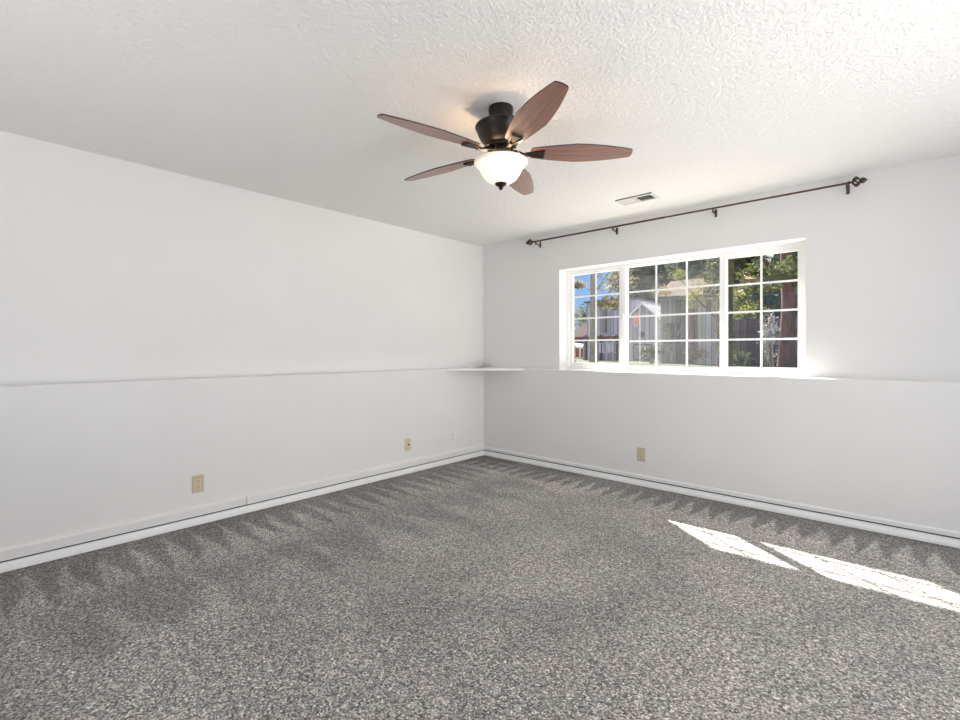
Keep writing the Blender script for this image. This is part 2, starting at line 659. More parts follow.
# left plinth: three lengths with butt joints
joints = [RY, -2.80, -1.25, -DB]
for i in range(3):
    y0, y1 = joints[i] + 0.0025, joints[i + 1] - 0.0025
    pb = MB().extrude([(DL, y0, 0.066), (DL + 0.020, y0, 0.066), (DL + 0.020, y0, 0.118), (DL + 0.014, y0, 0.127), (DL, y0, 0.132)],
                      (0, y1 - y0, 0)).build('trim_%d' % (3 + i), M['wall'])
    struct(pb)
pb = MB().extrude([(DL + 0.02, -DB, 0.066), (DL + 0.02, -DB - 0.013, 0.066), (DL + 0.02, -DB - 0.013, 0.088),
                   (DL + 0.02, -DB - 0.008, 0.097), (DL + 0.02, -DB, 0.099)], (RX - DL - 0.02, 0, 0)).build('trim_6', M['wall'])
struct(pb)

# ------------------------------------------------------------------ window
FY0, FY1 = 0.135, 0.185     # frame depth
win = bpy.data.objects.new('window_1', None)
COL.objects.link(win)
win.location = (WX0, FY0, LZ)
win['kind'] = 'structure'
b = MB()
b.box(WX0, WX0 + 0.03, FY0, FY1, LZ, WZ1)
b.box(WX1 - 0.032, WX1, FY0, FY1, LZ, WZ1)
b.box(1.680, 1.734, FY0, FY1, LZ, WZ1)
b.box(2.588, 2.630, FY0, FY1, LZ, WZ1)
for xa, xb in ((WX0 + 0.03, 1.680), (1.734, 2.588), (2.630, WX1 - 0.032)):
    b.box(xa, xb, FY0 + 0.001, FY1, LZ, LZ + 0.035)
    b.box(xa, xb, FY0 + 0.001, FY1, WZ1 - 0.028, WZ1)
b.build('window_frame', M['vinyl'], win)


def sash(x0, x1, cols, y, zlo, zhi, rl, rr, rb, rt):
    f_ = MB()
    f_.box(x0, x0 + rl, y - 0.013, y + 0.013, zlo, zhi)
    f_.box(x1 - rr, x1, y - 0.013, y + 0.013, zlo, zhi)
    f_.box(x0 + rl, x1 - rr, y - 0.012, y + 0.012, zlo, zlo + rb)
    f_.box(x0 + rl, x1 - rr, y - 0.012, y + 0.012, zhi - rt, zhi)
    fr = f_.build('sash', M['vinyl'], win)
    g_ = MB()
    gx0, gx1, gz0, gz1 = x0 + rl, x1 - rr, zlo + rb, zhi - rt
    for i in range(1, cols):
        xx = gx0 + (gx1 - gx0) * i / cols
        g_.box(xx - 0.0078, xx + 0.0078, y - 0.0025, y + 0.0025, gz0, gz1)
    for i in range(1, 4):
        zz = gz0 + (gz1 - gz0) * i / 4
        g_.box(gx0, gx1, y - 0.0021, y + 0.0021, zz - 0.0078, zz + 0.0078)
    g_.build('muntin_grid', M['vinyl'], fr)
    MB().box(gx0, gx1, y + 0.006, y + 0.010, gz0, gz1).build('glass_pane', M['glass'], fr)
    return fr


sash(1.098, 1.680, 2, 0.160, LZ + 0.035, WZ1 - 0.028, 0.042, 0.018, 0.036, 0.020)
centre = sash(1.734, 2.588, 3, 0.170, LZ + 0.035, WZ1 - 0.028, 0.010, 0.010, 0.012, 0.008)
sash(2.630, 3.183, 2, 0.160, LZ + 0.035, WZ1 - 0.028, 0.010, 0.040, 0.024, 0.036)
MB().box(1.745, 2.577, 0.190, 0.1912, LZ + 0.05, WZ1 - 0.04).build('insect_screen', M['screen'], win)
MB().box(2.642, 2.678, 0.176, 0.184, LZ + 0.06, WZ1 - 0.066).build('screen_frame', M['olive'], win)
MB().box(1.141, 1.149, 0.176, 0.184, LZ + 0.072, LZ + 0.30).build('screen_frame', M['copper'], win)
lk = MB().box(1.700, 1.718, FY0 - 0.016, FY0, 1.50, 1.56, 0.003)
lk.build('sash_latch', M['vinyl'], win)
for zz in (1.90, 1.94, 1.98):
    MB().tube([(WX1 - 0.006, FY0 - 0.001, zz), (WX1 - 0.006, FY0 + 0.001, zz)], 0.003, 10).build('screw_hole', M['slot'], win)

# ------------------------------------------------------------------ corner shelf
sh = MB()
sh.prism([(DL, -DB), (DL, -0.750), (DL + 0.006, -0.752), (0.716, -DB - 0.006), (0.712, -DB)], LZ - 0.018, LZ)
tag(sh.build('corner_shelf', M['trim'], None, off=(DL, -DB, LZ)),
    'white triangular corner shelf board level with the ledge where the walls meet', 'shelf')

# ------------------------------------------------------------------ curtain rod
ry, rz = -0.088, 2.366
rod = thing('curtain_rod', (0.85, ry, rz), 'long thin dark bronze curtain rod with finials mounted above the window', 'curtain rod')
MB().tube([(0.80, ry, rz), (2.2, ry, rz)], 0.0085, 14).build('rod', M['rodmetal'], rod, True)
MB().tube([(2.15, ry, rz), (3.475, ry, rz)], 0.0072, 14).build('inner_rod', M['rodmetal'], rod, True)


def finial(x, s):
    f_ = MB()
    ax = (s, 0, 0)
    f_.lathe([(0.001, -0.004), (0.012, -0.003), (0.013, 0.004), (0.007, 0.010), (0.006, 0.018), (0.010, 0.019), (0.010, 0.022), (0.005, 0.025)],
             (x, ry, rz), 18, ax)
    # cage of four curved ribs with a solid bud at the end
    for k in range(5):
        a = 2 * PI * k / 5 + 0.4
        pts = []
        for i in range(9):
            t = i / 8
            r_ = 0.005 + 0.026 * math.sin(PI * t)
            tw = a + 1.0 * t
            pts.append((x + s * (0.022 + 0.044 * t), ry + r_ * math.cos(tw), rz + r_ * math.sin(tw)))
        f_.tube(pts, 0.006, 8)
    f_.lathe([(0.004, 0.062), (0.013, 0.066), (0.020, 0.074), (0.019, 0.083), (0.012, 0.093), (0.004, 0.101), (0.001, 0.103)],
             (x, ry, rz), 18, ax)
    f_.build('finial', M['rodmetal'], rod, True)


finial(0.80, -1)
finial(3.475, 1)
for x in (0.828, 1.712, 2.593, 3.466):
    q = MB()
    q.box(x - 0.010, x + 0.010, -0.006, 0.0, rz - 0.055, rz + 0.010, 0.002)
    q.tube([(x, -0.004, rz - 0.030), (x, -0.045, rz - 0.032), (x, -0.078, rz - 0.022), (x, ry, rz - 0.010)], 0.0055, 10)
    # cradle hooked under the rod with its thumb screw
    q.tube([(x, ry - 0.013, rz + 0.004), (x, ry - 0.011, rz - 0.009), (x, ry, rz - 0.0135), (x, ry + 0.011, rz - 0.009), (x, ry + 0.013, rz + 0.004)], 0.004, 8)
    q.tube([(x, ry, rz - 0.012), (x, ry, rz - 0.034)], [0.006, 0.0075], 12)
    q.build('bracket', M['rodmetal'], rod, True)

# ------------------------------------------------------------------ ceiling fan
FX, FYY = 2.247, -2.385
fan = thing('ceiling_fan', (FX, FYY, H), 'five-blade ceiling fan with dark bronze motor, walnut blades and lit glass bowl', 'ceiling fan')
c0 = (FX, FYY, 0)
MB().lathe([(0.001, H), (0.062, H), (0.064, H - 0.012), (0.061, H - 0.030), (0.060, H - 0.060), (0.055, H - 0.078), (0.050, H - 0.085)],
           c0, 40).build('canopy', M['bronze'], fan, True)
mt = MB().lathe([(0.045, 2.362), (0.070, 2.360), (0.116, 2.354), (0.129, 2.346), (0.132, 2.338), (0.128, 2.331), (0.123, 2.326), (0.120, 2.312),
                 (0.110, 2.288), (0.090, 2.262), (0.074, 2.250), (0.070, 2.246), (0.078, 2.242), (0.078, 2.236), (0.060, 2.234), (0.001, 2.234)],
                c0, 48).build('motor_housing', M['bronze'], fan, True)
for k in range(3):
    a = R(-60 + 120 * k)
    MB().tube([(FX + 0.058 * math.cos(a), FYY + 0.058 * math.sin(a), 2.372), (FX + 0.066 * math.cos(a), FYY + 0.066 * math.sin(a), 2.372)],
              0.004, 8).build('screw', M['white_pl'], fan)
# rotor with the vents seen between the blade irons
q = MB()
q.lathe([(0.050, 2.236), (0.052, 2.222), (0.050, 2.208), (0.001, 2.208)], c0, 32)
for k in range(10):
    a = 2 * PI * k / 10
    q.tube([(FX + 0.058 * math.cos(a), FYY + 0.058 * math.sin(a), 2.237), (FX + 0.060 * math.cos(a), FYY + 0.060 * math.sin(a), 2.206)], 0.006, 8)
q.lathe([(0.052, 2.212), (0.068, 2.210), (0.070, 2.204), (0.066, 2.198), (0.001, 2.198)], c0, 40)
q.build('rotor', M['bronze'], fan, True)

BZ = 2.211


def blade_outline():
    L0, L1 = 0.160, 0.658
    n = 26
    up = []
    for i in range(n + 1):
        t = i / n
        wdt = 0.040 + 0.0335 * math.sin(PI * min(1, t / 0.80) ** 0.9 * 0.62) if t < 0.40 else None
        if wdt is None:
            s = (t - 0.40) / 0.60
            wdt = 0.0725 - 0.041 * s ** 1.9
        up.append((L0 + (L1 - L0) * t, wdt))
    # rounded root, slightly bowed blunt tip
    root = [(L0 - 0.010 * math.cos(R(x)), 0.040 * math.sin(R(x))) for x in (-60, -30, 0, 30, 60)]
    tip = [(L1 + 0.010 * math.cos(R(x)), 0.0315 * math.sin(R(x))) for x in (60, 30, 0, -30, -60)]
    return root + up + tip + [(x, -y) for x, y in reversed(up)]


def make_blade(angle):
    bl = MB()
    poly = blade_outline()
    bl.prism(poly, -0.003, 0.003)
    ob = bl.build('blade', M['blade'], None, False)
    ob.data.materials.append(M['bladeedge'])
    for pf in ob.data.polygons:
        if abs(pf.normal.z) < 0.5:
            pf.material_index = 1
    ob.parent = fan
    ob.location = (0, 0, BZ - H)
    ob.rotation_euler = (Matrix.Rotation(R(angle), 3, 'Z') @ Matrix.Rotation(R(-12), 3, 'X')).to_euler()
    ir = MB()
    # iron: arm from the rotor, then a flared plate under the blade root with a raised rim
    ir.tube([(0.055, 0, 0.006), (0.085, 0, 0.004), (0.115, 0, -0.010), (0.150, 0, -0.011)], [0.011, 0.010, 0.009, 0.009], 10)
    ir.tube([(0.060, 0.016, 0.004), (0.095, 0.012, -0.004), (0.130, 0.006, -0.010)], 0.006, 8)
    ir.prism([(0.128, -0.011), (0.150, -0.014), (0.205, -0.027), (0.222, -0.029), (0.222, 0.029), (0.205, 0.027), (0.150, 0.014), (0.128, 0.011)],
             -0.0095, -0.0031)
    ir.tube([(0.150, -0.014, -0.010), (0.205, -0.026, -0.010), (0.220, -0.028, -0.010), (0.220, 0.028, -0.010), (0.205, 0.026, -0.010), (0.150, 0.014, -0.010)],
            0.004, 8)
    io = ir.build('blade_iron', M['bronze'], None, True)
    io.parent = ob
    return ob


for k in range(5):
    make_blade(-30.0 + 72 * k)

q = MB()
q.lathe([(0.001, 2.199), (0.066, 2.199), (0.072, 2.193), (0.070, 2.186), (0.050, 2.182), (0.020, 2.178), (0.011, 2.172), (0.010, 2.064), (0.001, 2.062)], c0, 44)
for k in range(3):
    a = R(10 + 120 * k)
    q.tube([(FX + 0.045 * math.cos(a), FYY + 0.045 * math.sin(a), 2.185), (FX + 0.055 * math.cos(a), FYY + 0.055 * math.sin(a), 2.172),
            (FX + 0.068 * math.cos(a), FYY + 0.068 * math.sin(a), 2.158)], 0.010, 10)
q.build('light_fitter', M['bronze'], fan, True)
q = MB()
prof = [(0.130, 2.150), (0.119, 2.140), (0.110, 2.127), (0.103, 2.112),
        (0.094, 2.096), (0.080, 2.078), (0.060, 2.064), (0.038, 2.056), (0.012, 2.053)]
inner = [(r_ - 0.004, z + 0.003) for r_, z in reversed(prof)]
q.lathe(prof + inner + [prof[0]], c0, 56)
sh_ = q.build('lamp_shade', M['shade'], fan, True)
q = MB()
q.lathe([(0.126, 2.152), (0.128, 2.165), (0.133, 2.167), (0.1372, 2.164), (0.1372, 2.157), (0.1305, 2.149), (0.126, 2.152)], c0, 56)
q.build('shade_rim', M['shaderim'], sh_, True)
q = MB()
q.lathe([(0.003, 2.060), (0.028, 2.058), (0.031, 2.053), (0.026, 2.046), (0.016, 2.040), (0.010, 2.034), (0.011, 2.030), (0.006, 2.024), (0.001, 2.020)], c0, 24)
q.build('lamp_finial', M['bronze'], fan, True)
q = MB()
ca = R(28)
px_, py_ = FX + 0.088 * math.cos(ca), FYY + 0.088 * math.sin(ca)
q.tube([(FX + 0.062 * math.cos(ca), FYY + 0.062 * math.sin(ca), 2.225), (px_, py_, 2.220), (px_ + 0.004, py_, 2.200)], 0.0022, 6)
q.lathe([(0.001, 2.203), (0.008, 2.199), (0.011, 2.190), (0.008, 2.181), (0.001, 2.177)], (px_ + 0.004, py_, 0), 12)
q.build('pull_bead', M['crystal'], fan, True)
for a, pw in ((R(150), 2.4), (R(30), 0.6), (R(270), 0.6)):
    pl = bpy.data.lights.new('fan_bulb', 'POINT')
    pl.energy = pw
    pl.color = (1.0, 0.70, 0.42)
    pl.shadow_soft_size = 0.03
    po = bpy.data.objects.new('fan_bulb', pl)
    COL.objects.link(po)
    po.location = (FX + 0.085 * math.cos(a), FYY + 0.085 * math.sin(a), 2.150)

# ------------------------------------------------------------------ ceiling vent
vx0, vx1, vy0, vy1 = 1.99, 2.292, -0.595, -0.438
vt = thing('ceiling_vent', ((vx0 + vx1) / 2, (vy0 + vy1) / 2, H), 'small white rectangular ceiling vent register between fan and curtain rod', 'vent')
q = MB()
z0, z1 = H - 0.010, H
q.box(vx0, vx0 + 0.020, vy0, vy1, z0, z1)
q.box(vx1 - 0.020, vx1, vy0, vy1, z0, z1)
xm = (vx0 + vx1) / 2
for xa, xb in ((vx0 + 0.020, xm - 0.008), (xm + 0.008, vx1 - 0.020)):
    q.box(xa, xb, vy0, vy0 + 0.020, z0 + 0.0004, z1)
    q.box(xa, xb, vy1 - 0.020, vy1, z0 + 0.0004, z1)
q.box(xm - 0.008, xm + 0.008, vy0, vy1, z0, z1)
q.build('frame', M['vent'], vt)
MB().box(vx0 + 0.01, vx1 - 0.01, vy0 + 0.01, vy1 - 0.01, H - 0.0015, H).build('duct_opening', M['ventdark'], vt)
mid = (vx0 + vx1) / 2
for k in range(5):
    yy = vy0 + 0.034 + 0.0225 * k
    # the left bank is turned to face the room, the right bank is turned away
    MB().extrude([(vx0 + 0.020, yy + 0.007, H - 0.009), (vx0 + 0.020, yy - 0.006, H - 0.006), (vx0 + 0.020, yy - 0.006, H - 0.0050), (vx0 + 0.020, yy + 0.007, H - 0.0080)],
                 (mid - 0.008 - vx0 - 0.028, 0, 0)).build('louver', M['vent'], vt)
for k in range(3):
    yy = vy0 + 0.042 + 0.030 * k
    MB().extrude([(mid + 0.008, yy, H - 0.0085), (mid + 0.008, yy + 0.011, H - 0.0052), (mid + 0.008, yy + 0.011, H - 0.0044), (mid + 0.008, yy, H - 0.0077)],
                 (vx1 - 0.020 - mid - 0.008, 0, 0)).build('louver', M['vent'], vt)
MB().box(vx0 - 0.001, vx1 + 0.001, vy0 - 0.004, vy0, H - 0.005, H).build('shadow_strip', M['ventdark'], vt)  # dark strip standing in for the shadow along the near frame edge

# ------------------------------------------------------------------ outlets (built in wall coordinates: u along the wall, v up, n out of it)


def outlet(pos, u, n, kind, plate, face, label, cat, group=None, nm='wall_outlet'):
    base = Vector(pos)
    u = Vector(u)
    n = Vector(n)
    root = thing(nm, pos, label, cat, group)

    def bx(name, u0, u1, v0, v1, n0, n1, mat, bevel=0.0):
        t = MB().box(u0, u1, n0, n1, v0, v1, bevel)
        t.v = [tuple(base + u * x + n * y + Vector((0, 0, 1)) * z) for x, y, z in t.v]
        return t.build(name, mat, root)

    def rnd(name, cu, cv, r_, n0, n1, mat, k=16):
        a = base + u * cu + Vector((0, 0, 1)) * cv
        return MB().tube([a + n * n0, a + n * n1], r_, k).build(name, mat, root)

    bx('cover_plate', -0.037, 0.037, -0.060, 0.060, 0, 0.007, plate, 0.0025)
    if kind == 'duplex':
        for s in (-1, 1):
            bx('receptacle', -0.017, 0.017, s * 0.0195 - 0.0145, s * 0.0195 + 0.0145, 0.006, 0.0095, face, 0.002)
            for d_ in (-1, 1):
                bx('slot', d_ * 0.007 - 0.002, d_ * 0.007 + 0.002, s * 0.0195 - 0.001, s * 0.0195 + 0.009, 0.009, 0.0100, M['slot'])
            rnd('ground_hole', 0, s * 0.0195 - 0.007, 0.0036, 0.009, 0.0100, M['slot'], 12)
        rnd('screw', 0, 0, 0.003, 0.006, 0.0082, M['brass'], 12)
    else:
        rnd('coax_jack', 0, 0, 0.008, 0.006, 0.014, M['bronze'], 16)
        rnd('jack_hole', 0, 0, 0.004, 0.0138, 0.0145, M['slot'], 12)
        for s in (-1, 1):
            rnd('screw', 0, s * 0.042, 0.003, 0.006, 0.0078, M['brass'], 12)
    return root


outlet((DL, -3.121, 0.283), (0, 1, 0), (1, 0, 0), 'duplex', M['almond'], M['almond_lt'],
       'almond duplex outlet on the left wall, nearest the camera', 'outlet', 'duplex outlets on the walls')
outlet((DL, -1.266, 0.284), (0, 1, 0), (1, 0, 0), 'coax', M['almond_lt'], M['almond_lt'],
       'almond cable jack plate with one round socket on the left wall', 'cable plate', None, 'cable_plate')
outlet((DL, -0.652, 0.280), (0, 1, 0), (1, 0, 0), 'duplex', M['white_pl'], M['white_pl'],
       'white duplex outlet on the left wall near the corner', 'outlet', 'duplex outlets on the walls')
outlet((2.016, -DB, 0.280), (1, 0, 0), (0, -1, 0), 'duplex', M['almond'], M['almond_lt'],
       'almond duplex outlet on the wall below the window', 'outlet', 'duplex outlets on the walls')

# ------------------------------------------------------------------ outside
GZ = 0.66
struct(MB().add([(-70, OUT, GZ), (40, OUT, GZ), (40, 110, GZ), (-70, 110, GZ)], [(0, 1, 2, 3)]).build('ground', M['lawn']))


struct(MB().box(-3.5, 7.0, OUT, 5.0, GZ, GZ + 0.03).build('bounce_slab', M['bounce']))  # unseen pale slab, added to bounce sunlight through the window onto the ceiling


def tree(name, x, y, trunk_r, trunk_h, crowns, leafmat, barkmat, label, seed, leaf=0.12, count=900, branches=(), core=True, group='trees outside the window'):
    rng = random.Random(seed)
    t = thing(name, (x, y, GZ), label, 'tree', group)
    pts = [(x + rng.uniform(-.04, .04) * (i > 0), y, GZ + trunk_h * i / 6) for i in range(7)]
    MB().tube(pts, [trunk_r * (1.35 if i == 0 else 1.0 - 0.07 * i) for i in range(7)], 12).build('trunk', barkmat, t, True)
    for br in branches:
        MB().tube([p for p, _ in br], [r_ for _, r_ in br], 8).build('branch', barkmat, t, True)
    f_ = MB()
    for (cx, cy, cz, rx_, ry_, rz_) in crowns:
        if core:
            f_.blob((cx, cy, cz), rx_ * 0.78, ry_ * 0.78, rz_ * 0.78, rng)
        f_.leaves((cx, cy, cz), rx_, ry_, rz_, int(count), leaf, rng, 0.6 if core else 0.15)
    f_.build('foliage', leafmat, t)
    return t


# tall tree by the left sash, golden leaves and sky through its branches
tree('yard_tree', -3.47, 9.0, 0.115, 5.2,
     [(-2.75, 9.1, 3.35, 0.62, 0.55, 0.50), (-2.9, 9.0, 2.62, 0.50, 0.4, 0.22), (-4.3, 9.4, 3.35, 0.28, 0.3, 0.14)],
     M['leaf_gold'], M['bark'], 'tall slim grey-barked tree with golden leaves outside the left sash', 4, 0.055, 420,
     branches=[[((-3.47, 9, 2.5), 0.04), ((-3.0, 9.0, 2.9), 0.03), ((-2.5, 9.1, 3.5), 0.012)],
               [((-3.47, 9, 2.9), 0.035), ((-3.1, 9.0, 3.4), 0.025), ((-2.7, 9.1, 3.9), 0.012)],
               [((-3.47, 9, 3.0), 0.03), ((-3.9, 9.2, 3.25), 0.02), ((-4.4, 9.4, 3.4), 0.008)]], core=False)

tree('broadleaf_tree', -11.8, 33.5, 0.35, 4.0,
     [(-12.2, 33.5, 7.0, 2.7, 2.0, 2.7), (-9.6, 33.5, 8.0, 2.7, 2.0, 3.3), (-7.2, 33.5, 8.2, 2.6, 2.0, 3.1), (-11.2, 33.5, 4.8, 1.9, 1.6, 1.7)],
     M['leaf_dark'], M['bark'], 'large dark green tree rising behind the gabled shed', 7, 0.22, 1500)
tree('broadleaf_tree', -5.4, 27.5, 0.30, 3.6,
     [(-6.1, 27.5, 6.7, 2.1, 1.7, 2.0), (-3.6, 27.5, 6.4, 2.2, 1.7, 2.3), (-1.4, 27.5, 6.5, 1.9, 1.6, 2.2)],
     M['leaf_dark'], M['bark'], 'dark green tree rising above the pink roof and grey barn', 8, 0.19, 1300)
tree('broadleaf_tree', -0.4, 15.0, 0.22, 3.0,
     [(-1.0, 15, 4.3, 0.95, 0.9, 1.0), (0.2, 15, 4.3, 1.2, 1.0, 1.3), (-0.1, 15, 3.0, 1.3, 0.9, 0.75)],
     M['leaf_mid'], M['bark'], 'olive green tree behind the dark brown fence', 9, 0.12, 1300)
tree('broadleaf_tree', 1.9, 13.0, 0.22, 3.0,
     [(1.2, 13, 4.0, 1.1, 0.9, 1.3), (2.4, 13, 3.9, 1.2, 0.9, 1.3), (1.5, 13, 2.6, 1.2, 0.8, 0.7)],
     M['leaf_dark'], M['bark'], 'dark green tree behind the fence and the red-barked trunk', 10, 0.11, 1300)
tree('cedar_tree', 1.93, 7.0, 0.145, 4.5,
     [(2.1, 6.7, 2.75, 0.45, 0.3, 0.30), (1.5, 6.8, 2.80, 0.45, 0.3, 0.22)],
     M['leaf_mid'], M['redbark'], 'red-brown barked tree trunk standing outside the right sash', 11, 0.05, 500,
     branches=[[((1.93, 7, 2.6), 0.04), ((1.5, 6.95, 3.1), 0.03), ((1.0, 6.9, 3.5), 0.012)],
               [((1.93, 7, 1.2), 0.035), ((2.15, 6.9, 1.7), 0.03), ((2.35, 6.9, 2.2), 0.012)]], core=False)
tree('young_tree', 0.50, 7.6, 0.04, 1.9,
     [(0.75, 7.6, 2.42, 0.50, 0.4, 0.36), (1.05, 7.6, 2.10, 0.50, 0.35, 0.22), (-0.15, 7.8, 2.52, 0.32, 0.3, 0.32), (-0.50, 7.9, 3.10, 0.16, 0.2, 0.14)],
     M['leaf_yel'], M['redbark'], 'young tree with bright yellow-green leaves outside the right sash', 12, 0.026, 300,
     branches=[[((0.50, 7.6, 1.9), 0.03), ((0.1, 7.7, 2.3), 0.02), ((-0.5, 7.9, 3.0), 0.01)]], core=False)

# gabled grey shed with white rake boards, round window, and a flag on a pole
shed = thing('garden_shed', (-6.55, 20.6, GZ), 'grey lilac gabled shed with white rake boards behind the flag', 'shed')
gx, gw, ez, pz, sy0, sy1 = -6.65, 1.05, 2.75, 3.62, 20.0, 22.5
MB().extrude([(gx - gw, sy0, GZ), (gx + gw, sy0, GZ), (gx + gw, sy0, ez), (gx, sy0, pz), (gx - gw, sy0, ez)], (0, sy1 - sy0, 0)).build('walls', M['siding'], shed)
rf = MB()
for s in (-1, 1):
    rf.extrude([(gx + s * (gw + 0.15), sy0 - 0.1, ez - 0.12), (gx, sy0 - 0.1, pz), (gx, sy0 - 0.1, pz + 0.07), (gx + s * (gw + 0.15), sy0 - 0.1, ez - 0.05)],
               (0, sy1 - sy0 + 0.2, 0))
rf.build('roof', M['siding'], shed)
for s in (-1, 1):
    MB().extrude([(gx + s * (gw + 0.15), sy0 - 0.14, ez - 0.15), (gx, sy0 - 0.14, pz - 0.02), (gx, sy0 - 0.14, pz + 0.09), (gx + s * (gw + 0.15), sy0 - 0.14, ez - 0.04)],
                 (0, 0.04, 0)).build('rake_board', M['whitep'], shed)
for s in (-1, 1):
    MB().box(gx + s * (gw - 0.06) - 0.06, gx + s * (gw - 0.06) + 0.06, sy0 - 0.03, sy0, GZ, ez).build('corner_board', M['whitep'], shed)
MB().tube([(gx - 0.05, sy0 - 0.05, 2.05), (gx - 0.05, sy0, 2.05)], 0.16, 20).build('round_window', M['greydk'], shed)
dr_ = MB().box(gx - 0.5, gx + 0.5, sy0 - 0.04, sy0, GZ + 0.02, 1.55).build('shed_door', M['greydk'], shed)
MB().box(gx - 0.42, gx + 0.42, sy0 - 0.06, sy0 - 0.04, GZ + 0.1, 1.48).build('door_panel', M['siding'], dr_)

fl = thing('garden_flag', (-5.62, 17.0, GZ), 'red and white striped flag hanging on a pole in front of the shed', 'flag')
MB().tube([(-5.50, 17.0, GZ), (-5.50, 17.0, 3.25)], 0.022, 10).build('pole', M['whitep'], fl, True)
for i in range(9):
    # hanging folds: each stripe is a wavy strip
    x0 = -5.53 - 0.038 * i
    top = 3.05 - 0.03 * i
    bot = 2.25 + 0.05 * abs(i - 4)
    seg = []
    st = MB()
    n_ = 6
    vs = []
    for j in range(n_ + 1):
        z = top + (bot - top) * j / n_
        o_ = 0.03 * math.sin(i * 1.4 + j * 0.8)
        vs += [(x0, 17 + o_, z), (x0 - 0.038, 17 + o_ + 0.02, z), (x0 - 0.038, 17.012 + o_ + 0.02, z), (x0, 17.012 + o_, z)]
    fs = []
    for j in range(n_):
        a_, c_ = 4 * j, 4 * (j + 1)
        fs += [(a_, a_ + 1, c_ + 1, c_), (a_ + 1, a_ + 2, c_ + 2, c_ + 1), (a_ + 2, a_ + 3, c_ + 3, c_ + 2), (a_ + 3, a_, c_, c_ + 3)]
    fs += [(0, 3, 2, 1), (4 * n_, 4 * n_ + 1, 4 * n_ + 2, 4 * n_ + 3)]
    st.add(vs, fs).build('stripe', M['flagred'] if i % 2 == 0 else M['whitep'], fl)

# weathered grey barn filling the middle, its roof edge, doors and a creeping vine
barn = thing('barn', (-3.0, 16.0, GZ), 'weathered grey board barn beyond the lawn, seen through the centre panes', 'barn')
MB().box(-4.15, -1.20, 16.0, 19.5, GZ, 3.36).build('walls', M['barn'], barn)
MB().extrude([(-4.3, 15.8, 3.36), (-1.05, 15.8, 3.30), (-1.05, 15.8, 3.40), (-4.3, 15.8, 3.48)], (0, 3.9, 0)).build('roof_edge', M['greydk'], barn)
MB().box(-3.05, -2.75, 15.94, 16.0, GZ, 2.9).build('door_post', M['fence2'], barn)
MB().box(-2.35, -1.6, 15.95, 16.0, GZ, 2.75).build('barn_door', M['siding'], barn)
MB().box(-3.95, -3.35, 15.95, 16.0, 1.5, 2.35).build('barn_window', M['greydk'], barn)
for k, (x, zt, ln) in enumerate(((-3.55, 2.5, 0.7), (-1.75, 2.3, 0.7))):
    rng = random.Random(70 + k)
    v_ = thing('climbing_vine', (x, 15.5, GZ), ['bare pale vine arching up in front of the left half of the barn',
               'bare pale vine spreading in front of the barn door'][k], 'vine', 'vines in front of the barn')
    for s in range(6):
        a0 = rng.uniform(-0.6, 0.6)
        pts = [(x + a0 * ln * t + 0.1 * math.sin(5 * t + s), 15.5 + 0.02 * s, GZ + (zt - GZ) * (t ** 0.7) - 0.5 * max(0, t - 0.7)) for t in (0, .2, .4, .6, .8, 1)]
        MB().tube(pts, [0.022, 0.02, 0.016, 0.013, 0.009, 0.005], 6).build('stem', M['bark'] if s % 2 else M['siding'], v_, True)
    MB().leaves((x, 15.5, (GZ + zt) / 2 + 0.3), ln * 0.5, 0.06, (zt - GZ) * 0.5, 90, 0.04, rng, 0.1).build('foliage', M['leaf_gold'], v_)

# pink-roofed house behind the barn
hs = thing('house', (-5.8, 23.4, GZ), 'house whose pink roof shows just above the weathered barn', 'house', 'houses outside the window')
MB().box(-7.0, -4.8, 23.4, 25.4, GZ, 4.2).build('walls', M['siding'], hs)
MB().extrude([(-7.1, 23.2, 4.15), (-4.65, 23.2, 4.15), (-5.0, 24.5, 5.2), (-6.9, 24.5, 5.2)], (0, 0, 0.12)).build('roof', M['pink'], hs)

tree('small_tree', -5.0, 21.2, 0.10, 3.0, [(-5.95, 21.2, 4.30, 0.75, 0.6, 0.45), (-4.1, 21.2, 4.45, 0.70, 0.6, 0.55), (-4.9, 21.2, 3.75, 0.9, 0.6, 0.35)],
     M['leaf_gold'], M['bark'], 'thin tan-leafed tree between the barn and the pink-roofed house', 15, 0.055, 420, core=False)

# orange roof glimpsed through leaves at the right
h3 = thing('house', (0.4, 11.9, GZ), 'small dark hut whose orange roof shows through the leaves in the right sash', 'house', 'houses outside the window')
MB().box(0.12, 0.72, 11.4, 11.8, GZ, 3.22).build('walls', M['fence'], h3)
MB().extrude([(0.20, 11.3, 3.22), (0.62, 11.3, 3.20), (0.60, 11.9, 3.50), (-0.02, 11.9, 3.52)], (0, 0, 0.05)).build('roof', M['orange'], h3)
tree('hedge_tree', 0.55, 10.4, 0.08, 1.5, [(0.5, 10.4, 2.55, 0.75, 0.4, 0.48), (1.25, 10.4, 2.45, 0.5, 0.4, 0.5)], M['leaf_mid'], M['bark'],
     'dense olive hedge tree rising just behind the dark board fence', 14, 0.07, 900)

